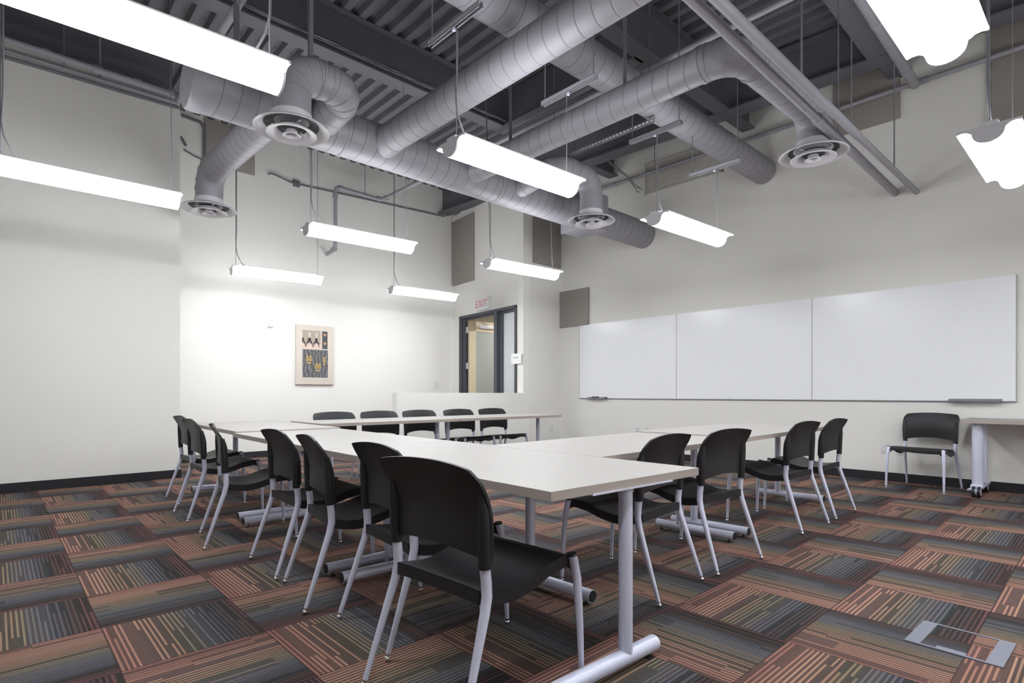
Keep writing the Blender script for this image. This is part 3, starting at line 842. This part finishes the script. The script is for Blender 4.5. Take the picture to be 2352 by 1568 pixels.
# outlets, switch, thermostat
def plate(name, label, cat, loc, facing, w=0.075, h=0.12, kind='outlet'):
    # facing: rotation about z; plate lies in local xz, front = -y
    t = thing(name, label, cat, loc, facing)
    MB().bbox(-w/2, -0.008, -h/2, w/2, 0, h/2, 0.003).build('cover_plate', M['white'], t, 30)
    if kind == 'outlet':
        for s in (-1, 1):
            MB().bbox(-0.017, -0.012, s*0.028-0.016, 0.017, -0.006, s*0.028+0.016, 0.003).build('socket', M['white'], t, 30)
    elif kind == 'switch':
        n = max(1, round(w/0.06))
        for k in range(n):
            cx_ = (k-(n-1)/2)*0.055
            MB().bbox(cx_-0.018, -0.013, -0.035, cx_+0.018, -0.006, 0.035, 0.003).build('rocker', M['white'], t, 30)
    return t
RW = PI*1.5      # front towards -x
plate('wall_outlet', 'left of two white outlets on the right wall behind the centre tables', 'outlet', (XR, 5.55, 0.455), RW)
plate('wall_outlet', 'right of two white outlets on the right wall behind the centre tables', 'outlet', (XR, 5.38, 0.455), RW)
plate('wall_outlet', 'left white outlet on the right wall beside the lone chair', 'outlet', (XR, 1.93, 0.40), RW, 0.08, 0.125)
plate('wall_outlet', 'white outlet partly hidden behind the lone chair by the right wall', 'outlet', (XR, 1.77, 0.39), RW, 0.09, 0.125)
plate('wall_outlet', 'white outlet on the corner wall right of the far table', 'outlet', (7.80, YJ, 0.41), 0)
plate('light_switch', 'white double light switch on the back wall left of the door', 'light switch', (6.90, YB, 1.255), 0, 0.13, 0.13, 'switch')
t = thing('thermostat', 'white wall thermostat left of the picture', 'thermostat', (3.45, YB, 2.26))
MB().bbox(-0.06, -0.008, -0.075, 0.06, 0, 0.085, 0.004).build('back_plate', M['white'], t, 30)
MB().bbox(-0.028, -0.035, -0.06, 0.05, -0.006, 0.07, 0.006).build('body', M['whitemetal'], t, 30)
MB().box(-0.015, -0.037, 0.045, 0.04, -0.034, 0.055).box(-0.02, -0.037, -0.058, 0.046, -0.034, -0.048).build('vent_slot', M['smear'], t, 0)

# picture
PX0, PX1, PZ0, PZ1 = 3.89, 4.585, 1.235, 2.295
t = thing('framed_print', 'cream canvas print with patterned panels on the back wall', 'picture', ((PX0+PX1)/2, YB, PZ0))
pw, ph = (PX1-PX0)/2, PZ1-PZ0
MB().bbox(-pw, -0.045, 0, pw, -0.003, ph, 0.004).build('canvas', [M['canvas']], t, 30)
MB().box(-pw+0.002, -0.043, -0.006, pw-0.002, -0.001, 0.0).build('lower_edge', M['canvasedge'], t, 0)
def m_art():
    m = bpy.data.materials.new('printed_pattern'); m.use_nodes = True
    g = N(m); b_ = g.n['Principled BSDF']
    tc = g.new('ShaderNodeTexCoord').outputs['Object']
    sp = g.new('ShaderNodeSeparateXYZ'); g.put(sp.inputs[0], tc)
    x_, z_ = sp.outputs[0], sp.outputs[2]
    vor = g.new('ShaderNodeTexVoronoi'); g.put(vor.inputs['Vector'], tc); vor.inputs['Scale'].default_value = 34
    wv = g.new('ShaderNodeTexWave'); g.put(wv.inputs['Vector'], tc); wv.inputs['Scale'].default_value = 5; wv.inputs['Distortion'].default_value = 9
    col = g.mix(g.m('GREATER_THAN', wv.outputs['Fac'], 0.55), hexs(96, 90, 82), hexs(118, 122, 134))
    col = g.mix(g.m('LESS_THAN', vor.outputs['Distance'], 0.25), col, hexs(94, 84, 76))
    g.put(b_.inputs['Base Color'], col); b_.inputs['Roughness'].default_value = 0.8
    return m
M['art'] = m_art()
M['art_tan'] = mat('print_tan', hexs(176, 164, 150), 0.8, vary=0.12, vscale=90)
M['art_dark'] = mat('print_dark', hexs(66, 58, 66), 0.8)
M['art_slate'] = mat('print_slate', hexs(78, 84, 92), 0.8, vary=0.2, vscale=60)
M['art_orange'] = mat('print_orange', hexs(206, 150, 104), 0.8)
M['art_yellow'] = mat('print_yellow', hexs(226, 186, 92), 0.8)
M['art_pink'] = mat('print_pink', hexs(222, 198, 186), 0.8)
M['art_white'] = mat('print_cream', hexs(232, 222, 206), 0.8)
ay = -0.046
MB().box(-0.235, ay-0.001, 0.125, 0.235, ay, 0.625).build('lower_print', M['art'], t, 0)
MB().box(-0.235, ay-0.001, 0.645, 0.095, ay, 0.965).build('upper_print', M['art_tan'], t, 0)
MB().box(0.125, ay-0.001, 0.645, 0.225, ay, 0.965).build('side_print', M['art_slate'], t, 0)
b = MB()
b.box(-0.235, ay-0.002, 0.645, 0.095, ay-0.001, 0.725); b.box(0.095, ay-0.002, 0.645, 0.115, ay-0.001, 0.965); b.box(0.228, ay-0.002, 0.645, 0.235, ay-0.001, 0.93)
b.build('pink_print', M['art_pink'], t, 0)
b = MB()
for cx_ in (-0.175, -0.045, 0.075):
    for s in (-1, 1):
        if cx_ > 0.05 and s > 0: continue
        b.tube([(cx_+s*0.05, ay-0.003, 0.83), (cx_+s*0.055, ay-0.003, 0.775), (cx_+s*0.02, ay-0.003, 0.74), (cx_+s*0.004, ay-0.003, 0.665)], [0.012, 0.016, 0.010, 0.003], 6, flat=(1, 1))
b.build('dark_motif', M['art_dark'], t, 30)
def disc(b, cx_, cz, r, r2=0.0, n=14, y=None):
    y = ay-0.004 if y is None else y
    vs = []
    for k in range(n):
        a = 2*PI*k/n; vs.append((cx_+r*math.cos(a), y, cz+r*math.sin(a)))
    if r2 <= 0:
        b._add(vs, [tuple(range(n))]); return
    for k in range(n):
        a = 2*PI*k/n; vs.append((cx_+r2*math.cos(a), y, cz+r2*math.sin(a)))
    b._add(vs, [(k, (k+1) % n, n+(k+1) % n, n+k) for k in range(n)])
b = MB()
for cx_, cz in ((-0.12, 0.44), (0.045, 0.31), (0.165, 0.43)):
    for dx in ((-0.028, 0.028) if cx_ < 0.1 else (0.0,)):
        disc(b, cx_+dx, cz, 0.024, 0.012); disc(b, cx_+dx, cz+0.05, 0.02, 0.01); disc(b, cx_+dx*0.8, cz-0.055, 0.014)
disc(b, 0.045, 0.31, 0.014)
b.build('yellow_flowers', M['art_yellow'], t, 0)
b = MB()
for cz in (0.90, 0.745): disc(b, 0.175, cz, 0.026)
b.build('orange_flowers', M['art_orange'], t, 0)
b = MB()
for cx_ in (-0.11, 0.02):
    for cz, rr in ((0.915, 0.016), (0.885, 0.020), (0.845, 0.016)): disc(b, cx_, cz, rr, rr*0.5)
b.build('cream_flowers', M['art_white'], t, 0)
b = MB()
for x0_, x1_ in ((-0.235, -0.15), (-0.04, 0.04), (0.14, 0.235)): b.box(x0_, ay-0.001, 0.075, x1_, ay, 0.081)
b.build('caption_line', M['smear'], t, 0)

# ------------------------------------------------------------------ entry door (structure)
def wl(name, mb, m, parent, **k):
    return mb.build(name, M[m] if isinstance(m, str) else m, parent, **k)
dr = bpy.data.objects.new('door_1', None); link(dr); dr.matrix_world = MW.copy(); dr['kind'] = 'structure'
fz = 0.03   # frame proud of the wall
fr = MB()
fr.box(2.135, -0.15, 0, 2.20, fz, DOOR_H).box(0.19, -0.15, 0, 0.235, fz, DOOR_H).box(0.19, -0.15, DOOR_H-0.055, 2.20, fz, DOOR_H+0.0)
fr.box(0.80, -0.13, 0, 0.90, fz, DOOR_H-0.055)
# rebates give the jambs their dark stepped look
fr.box(2.10, -0.11, 0, 2.135, -0.02, DOOR_H-0.055).box(0.90, -0.11, DOOR_H-0.085, 2.135, -0.05, DOOR_H-0.055).box(0.90, -0.11, 0, 0.925, -0.05, DOOR_H-0.055)
fr.box(0.70, -0.11, 0, 0.80, -0.03, DOOR_H-0.055).box(0.235, -0.09, DOOR_H-0.10, 0.80, -0.03, DOOR_H-0.055)
wl('door_frame', fr, 'frame', dr, smooth=0)
lf = thing('tmp', None, None); C.objects.unlink(lf); bpy.data.objects.remove(lf)
# leaf swung 90 degrees into the corridor, hinged at x=2.08
leaf = MB(); LH = DOOR_H-0.09; lx0, lx1 = 2.02, 2.065
ya, yb = -1.06, -0.12
leaf.box(lx0, ya, 0.01, lx1, yb, 0.35).box(lx0, ya, LH-0.22, lx1, yb, LH).box(lx0, yb-0.17, 0.01, lx1, yb, LH).box(lx0, ya, 0.01, lx1, ya+0.15, LH)
dl = wl('door_leaf', leaf, 'wood_door', dr, smooth=0)
wl('glass', MB().box(lx0+0.014, ya+0.14, 0.34, lx1-0.014, yb-0.16, LH-0.21), 'doorglass', dl, smooth=0)
wl('closer', MB().bbox(lx0-0.06, -0.75, LH-0.15, lx0, -0.36, LH-0.08, 0.006).tube([(lx0-0.03, -0.6, LH-0.08), (lx0-0.02, -0.45, LH-0.02)], 0.01, 8), 'whitemetal', dl, smooth=30)
for z in (2.42, 1.66, 0.3):
    wl('hinge', MB().bbox(2.03, -0.10, z-0.065, 2.10, -0.075, z+0.065, 0.003), 'tin', dl, smooth=30)
wn = bpy.data.objects.new('window_1', None); link(wn); wn.matrix_world = MW.copy(); wn['kind'] = 'structure'
wl('pane', MB().box(0.235, -0.075, 0.12, 0.70, -0.065, DOOR_H-0.10), 'frost', wn, smooth=0)
wl('sill', MB().box(0.235, -0.11, 0, 0.80, 0.0, 0.12), 'frame', wn, smooth=0)

# exit sign
t = thing('exit_sign', 'white EXIT sign above the entry door', 'exit sign'); t.matrix_world = MW @ Matrix.Translation((1.26, 0.0, 2.74))
MB().bbox(-0.20, 0.0, 0.0, 0.20, 0.07, 0.235, 0.006).build('housing', M['white'], t, 30)
tx = bpy.data.curves.new('exit_text', 'FONT'); tx.body = 'EXIT'; tx.size = 0.2; tx.align_x = 'CENTER'; tx.align_y = 'CENTER'; tx.extrude = 0.001; tx.space_character = 1.05
to = bpy.data.objects.new('exit_text', tx); link(to)
bpy.context.view_layer.update()
me = bpy.data.meshes.new_from_object(to.evaluated_get(bpy.context.evaluated_depsgraph_get()))
bpy.data.objects.remove(to)
lo = bpy.data.objects.new('lettering', me); me.materials.clear(); me.materials.append(M['red']); link(lo, t)
# local: sign front = +y (into the room); readable text: x -> -x, y -> z, z -> +y
lo.matrix_local = Matrix(((-1, 0, 0, 0.02), (0, 0, 1, 0.0715), (0, 1, 0, 0.118), (0, 0, 0, 1)))
# paper notice
t = thing('paper_notice', 'small white paper notice taped at the door glass edge', 'notice'); t.matrix_world = MW @ Matrix.Translation((0.17, 0.034, 1.62))
MB().box(-0.15, 0, 0, 0.15, 0.002, 0.19).build('sheet', M['paper'], t, 0)
MB().box(-0.07, 0.002, 0.105, 0.10, 0.003, 0.125).box(-0.10, 0.002, 0.055, -0.085, 0.003, 0.07).build('print', M['smear'], t, 0)

# unseen fill lamp added under the corridor ceiling to brighten the doorway
t = thing('corridor_fill', 'unseen flat fill lamp added in the corridor behind the door', 'fill light', (8.6, 8.4, 2.80))
MB().box(-0.3, -0.3, 0.02, 0.3, 0.3, 0.06).build('housing', M['white'], t, 0)
MB().box(-0.27, -0.27, 0.0, 0.27, 0.27, 0.02).build('diffuser', M['hall'], t, 0)

# ------------------------------------------------------------------ tables
TOPT = 0.032
def table(name, label, a, b, width, z, legs, flip=1, group='beige laminate meeting tables', postoff=None, shift=0.0):
    """a->b is one long edge of the top; width goes to the right of a->b when flip=1.  legs: distances along a->b.
       each T leg: post at mid width, foot reaching towards the a-b edge (outer side)."""
    a = Vector((a[0], a[1], 0)); b = Vector((b[0], b[1], 0)); L = (b-a).length
    rz = math.atan2(b.y-a.y, b.x-a.x)
    t = thing(name, label, 'table', (a.x, a.y, 0), rz, group)
    s = -1 if flip == 1 else 1                          # side the top extends to in local y
    y0, y1 = (0, s*width) if s > 0 else (s*width, 0)
    MB().box(0, y0, z-TOPT, L, y1, z).build('tabletop', M['table'], t, 0)
    e = 0.0008
    MB().box(-e, y0-e, z-TOPT-0.0005, 0.002, y1+e, z-0.0008).box(L-0.002, y0-e, z-TOPT-0.0005, L+e, y1+e, z-0.0008).box(0, y0-e, z-TOPT-0.0005, L, y0+0.002, z-0.0008).box(0, y1-0.002, z-TOPT-0.0005, L, y1+e, z-0.0008).build('edge_band', M['edge'], t, 0)
    mid = s*width/2
    for d in legs:
        pg = MB().tube([(d, mid, 0.05), (d, mid, z-TOPT-0.006)], 0.0275, 20).build('post', M['silver'], t, 40)
        MB().box(d-0.05, mid-0.25, z-TOPT-0.006, d+0.05, mid+0.25, z-TOPT).build('mounting_plate', M['silver'], t, 0)
        f0, f1 = mid-s*0.43, mid+s*0.19
        ft = MB().tube([(d, f0, 0.049), (d, f1, 0.049)], 0.031, 20).build('foot', M['silver'], t, 40)
        for q in (f0, f1):
            g_ = 1 if q == f1 else -1
            sg = s*g_
            MB().tube([(d, q, 0.049), (d, q+sg*0.004, 0.049)], 0.0285, 18).build('end_cap', M['blackcap'], ft, 40)
            MB().tube([(d, q-sg*0.04, 0.0), (d, q-sg*0.04, 0.008), (d, q-sg*0.04, 0.009), (d, q-sg*0.04, 0.03)], [0.02, 0.018, 0.007, 0.007], 12).build('glide', M['blackcap'], ft, 40)
    return t
table('meeting_table', 'beige table nearest the camera at the front corner of the U', (1.346, 1.262), (1.398, 3.10), 0.912, 0.747, [0.045, 1.66])
table('meeting_table', 'beige table in the middle of the long left row', (1.398, 3.103), (1.448, 4.945), 0.912, 0.747, [0.03, 1.64])
table('meeting_table', 'beige table at the far end of the long left row', (1.478, 4.95), (1.54, 6.80), 0.90, 0.756, [0.03, 1.76])
table('meeting_table', 'beige table leading right from the nearest corner table', (2.276, 1.782), (4.00, 1.845), 0.885, 0.7476, [-0.06, 1.62], flip=0)
table('meeting_table', 'beige table at the right end of the front arm', (4.005, 1.805), (6.02, 1.895), 0.93, 0.756, [0.10, 1.93], flip=0)
table('meeting_table', 'beige far table starting at the left row, before the low wall', (2.43, 5.44), (4.19, 5.44), 0.82, 0.766, [0.12, 1.70], flip=0)
table('meeting_table', 'beige far table ending near the corner wall, before two dark chairs', (4.195, 5.44), (6.02, 5.44), 0.82, 0.766, [0.10, 1.76], flip=0)

# wheeled table by the right wall
t = thing('wheeled_table', 'beige table on castors against the right wall, cut off by frame', 'table', (7.42, 1.10, 0))
zt_ = 0.802
MB().box(0, -1.75, zt_-0.04, 0.60, 0, zt_).build('tabletop', M['table'], t, 0)
MB().box(-0.002, -1.75, zt_-0.038, 0.0, 0.002, zt_-0.002).box(-0.002, 0, zt_-0.038, 0.60, 0.002, zt_-0.002).build('edge_band', M['edge'], t, 0)
for yy in (-0.13, -1.62):
    MB().tube([(0.12, yy, 0.10), (0.12, yy, zt_-0.04)], 0.054, 24, flat=(1.0, 0.95)).tube([(0.20, yy-0.02, 0.14), (0.20, yy-0.02, zt_-0.04)], 0.045, 20).build('column', M['silver'], t, 40)
    MB().bbox(0.03, yy-0.055, 0.085, 0.55, yy+0.055, 0.13, 0.02).build('foot', M['silver'], t, 40)
    for xx in (0.045, 0.53):
        c = MB()
        for s in (-1, 1):
            c.tube([(xx-0.02, yy+s*0.010, 0.056), (xx-0.02, yy+s*0.034, 0.056)], 0.056, 24)
        cw = c.build('castor', M['blackcap'], t, 40)
        MB().tube([(xx-0.02, yy-0.037, 0.056), (xx-0.02, yy+0.037, 0.056)], 0.036, 20).tube([(xx, yy, 0.05), (xx, yy, 0.09)], 0.018, 12).build('hub', M['silver'], cw, 40)
        MB().tube([(xx-0.03, yy+0.02, 0.085), (xx-0.02, yy+0.06, 0.075), (xx, yy+0.075, 0.06)], [0.02, 0.014, 0.008], 10).build('brake', M['silver'], cw, 40)

# ------------------------------------------------------------------ chairs
def make_chair():
    t = thing('stacking_chair', 'x', 'chair', (0, 0, 0), 0, 'black plastic stacking chairs with silver legs')
    # local: front = +x, left = +y
    def seat(u, v):
        y = (u*2-1); hw = 0.232+0.022*v
        x = -0.182 + 0.462*v
        z = 0.452 - 0.035*math.sin(PI*min(1, v/0.75))**1.0*(0.55+0.45*(1-y*y)) + 0.034*max(0, (v-0.35)/0.5)**1.4 if v < 0.9 else 0
        vv = min(v, 0.88)
        z = 0.447 - 0.022*math.sin(PI*min(1.0, vv/0.7)) - 0.016*(1-y*y)*math.sin(PI*min(1.0, vv/0.9)) + 0.036*(max(0.0, vv-0.3)/0.58)**1.3
        if v > 0.88: z -= 0.028*((v-0.88)/0.12)**1.6
        z -= 0.004*abs(y)**8
        # rounded plan corners
        if v > 0.85: hw -= 0.018*((v-0.85)/0.15)**2
        if v < 0.1: hw -= 0.012*((0.1-v)/0.1)**2
        return (x, y*hw, z)
    def sth(u, v):
        y = abs(u*2-1); e = max(y**10, 0)
        e = min(1.0, e + (1 if v < 0.04 else 0))
        return (0, 0, -0.012-0.034*(1 if (y > 0.93 or v < 0.05) else 0.25))
    MB().surf(seat, 24, 20, sth).build('seat', M['chair'], t, 50)
    def back(u, v):
        y = (u*2-1)
        zb_ = 0.535+0.034*(1-y*y); zt2 = 0.853-0.020*abs(y)**2.2-0.022*max(0, (abs(y)-0.91)/0.09)**2
        z = zb_ + (zt2-zb_)*v
        hw = 0.268 - 0.010*max(0, (v-0.88)/0.12)**2 - 0.010*(1-v)**2
        q = max(0.0, (z-0.535)/0.322)
        x = -0.150 - 0.015*q - (0.056+0.034*y*y)*(max(0.0, q-0.35)/0.65)**1.9 - 0.042*(1-y*y)*(1-0.85*q)
        return (x, y*hw, z)
    MB().surf(back, 40, 22, lambda u, v: (-0.011, 0, -0.001)).build('backrest', M['chair'], t, 50)
    for s in (1, -1):
        MB().tube([(-0.173, s*0.240, 0.515), (-0.175, s*0.242, 0.60), (-0.180, s*0.244, 0.70), (-0.188, s*0.245, 0.755)], [0.0215, 0.022, 0.021, 0.012], 14).build('back_sleeve', M['chair'], t, 40)
        lg = MB().tube([(-0.292, s*0.264, 0.03), (-0.258, s*0.259, 0.13), (-0.204, s*0.250, 0.29), (-0.175, s*0.2445, 0.375), (-0.164, s*0.242, 0.425), (-0.165, s*0.2405, 0.47), (-0.172, s*0.240, 0.525)],
                       [0.0100, 0.0118, 0.0150, 0.0168, 0.0178, 0.0180, 0.0178], 14).build('leg', M['silver'], t, 40)
        MB().tube([(-0.2965, s*0.2645, 0.012), (-0.291, s*0.264, 0.034)], 0.0085, 10).sphere((-0.297, s*0.2645, 0.012), 0.0125, 12, 8).build('glide', M['chrome'], lg, 40)
        lg = MB().tube([(0.300, s*0.270, 0.03), (0.293, s*0.268, 0.20), (0.282, s*0.263, 0.38), (0.268, s*0.256, 0.455), (0.262, s*0.254, 0.472)],
                       [0.0100, 0.0130, 0.0162, 0.0172, 0.0170], 14).build('leg', M['silver'], t, 40)
        MB().tube([(0.3005, s*0.270, 0.012), (0.300, s*0.270, 0.034)], 0.0085, 10).sphere((0.3005, s*0.270, 0.012), 0.0125, 12, 8).build('glide', M['chrome'], lg, 40)
        MB().tube([(0.261, s*0.254, 0.470), (0.260, s*0.2538, 0.478)], [0.0205, 0.017], 14).build('leg_cap', M['chair'], t, 40)
    return t
chair0 = make_chair()
chairs = [
    (1.300, 1.610, 3.5, 'black chair nearest the camera, seen from behind at the front corner'),
    (1.475, 2.215, -5.4, 'black chair second from the camera, partly hidden behind the nearest one'),
    (1.450, 2.875, -11, 'third black chair from the camera along the left row, beside the middle table'),
    (1.50, 3.515, -3.6, 'fourth black chair from the camera along the left row'),
    (1.405, 4.445, -11, 'fifth black chair from the camera, angled outward past the gap in the left row'),
    (1.488, 5.50, -1.6, 'second farthest black chair of the left row'),
    (1.60, 6.36, 0, 'farthest black chair of the left row, near the left wall'),
    (2.675, 1.872, 96, 'black chair in the front arm partly hidden behind the nearest table post'),
    (3.395, 1.865, 87, 'second black chair of the front arm, right of the nearest table'),
    (4.77, 1.90, 88.5, 'third black chair of the front arm, standing past the gap'),
    (5.50, 1.905, 90.5, 'last black chair of the front arm, nearest the right wall'),
    (3.04, 6.24, -90, 'leftmost dark chair behind the far tables'),
    (3.65, 6.24, -90, 'second dark chair from the left behind the far tables'),
    (4.26, 6.24, -90, 'third dark chair behind the far tables, left of the table joint'),
    (4.93, 6.24, -90, 'fourth dark chair behind the far tables'),
    (5.58, 6.25, -90, 'rightmost dark chair behind the far tables, its seat showing beneath'),
    (7.69, 1.46, 173.5, 'lone black chair against the right wall beside the wheeled table'),
]
for i, (x, y, d, lab) in enumerate(chairs):
    if i == 0:
        chair0.location = (x, y, 0); chair0.rotation_euler = (0, 0, math.radians(d)); chair0['label'] = lab
    else: dup(chair0, (x, y, 0), math.radians(d), lab)

# ------------------------------------------------------------------ floor box
t = thing('floor_box', 'square metal floor outlet box frame set in the carpet', 'floor box', (3.045, 0.452, 0.0), math.radians(-2.0))
b = MB()
b.box(-0.158, 0.108, 0.0, 0.158, 0.163, 0.006).box(-0.158, -0.163, 0.0, 0.158, -0.108, 0.006)
b.box(0.145, -0.108, 0.0, 0.158, 0.108, 0.006).box(-0.158, -0.108, 0.0, -0.145, 0.108, 0.006).box(-0.145, -0.045, 0.0, -0.118, 0.055, 0.006)
b.build('frame', M['boxlid'], t, 0)
MB().box(-0.145, -0.108, 0.0, 0.145, 0.108, 0.003).build('carpet_inset', M['carpet'], t, 0)

# ------------------------------------------------------------------ world and render settings
wd = bpy.data.worlds.new('world'); sc.world = wd; wd.use_nodes = True
wd.node_tree.nodes['Background'].inputs[0].default_value = (0.8, 0.85, 1.0, 1)
wd.node_tree.nodes['Background'].inputs[1].default_value = 0.15
sc.view_settings.view_transform = 'Standard'; sc.view_settings.look = 'None'
sc.view_settings.exposure = 0.85; sc.view_settings.gamma = 1.0; sc.view_settings.use_curve_mapping = False
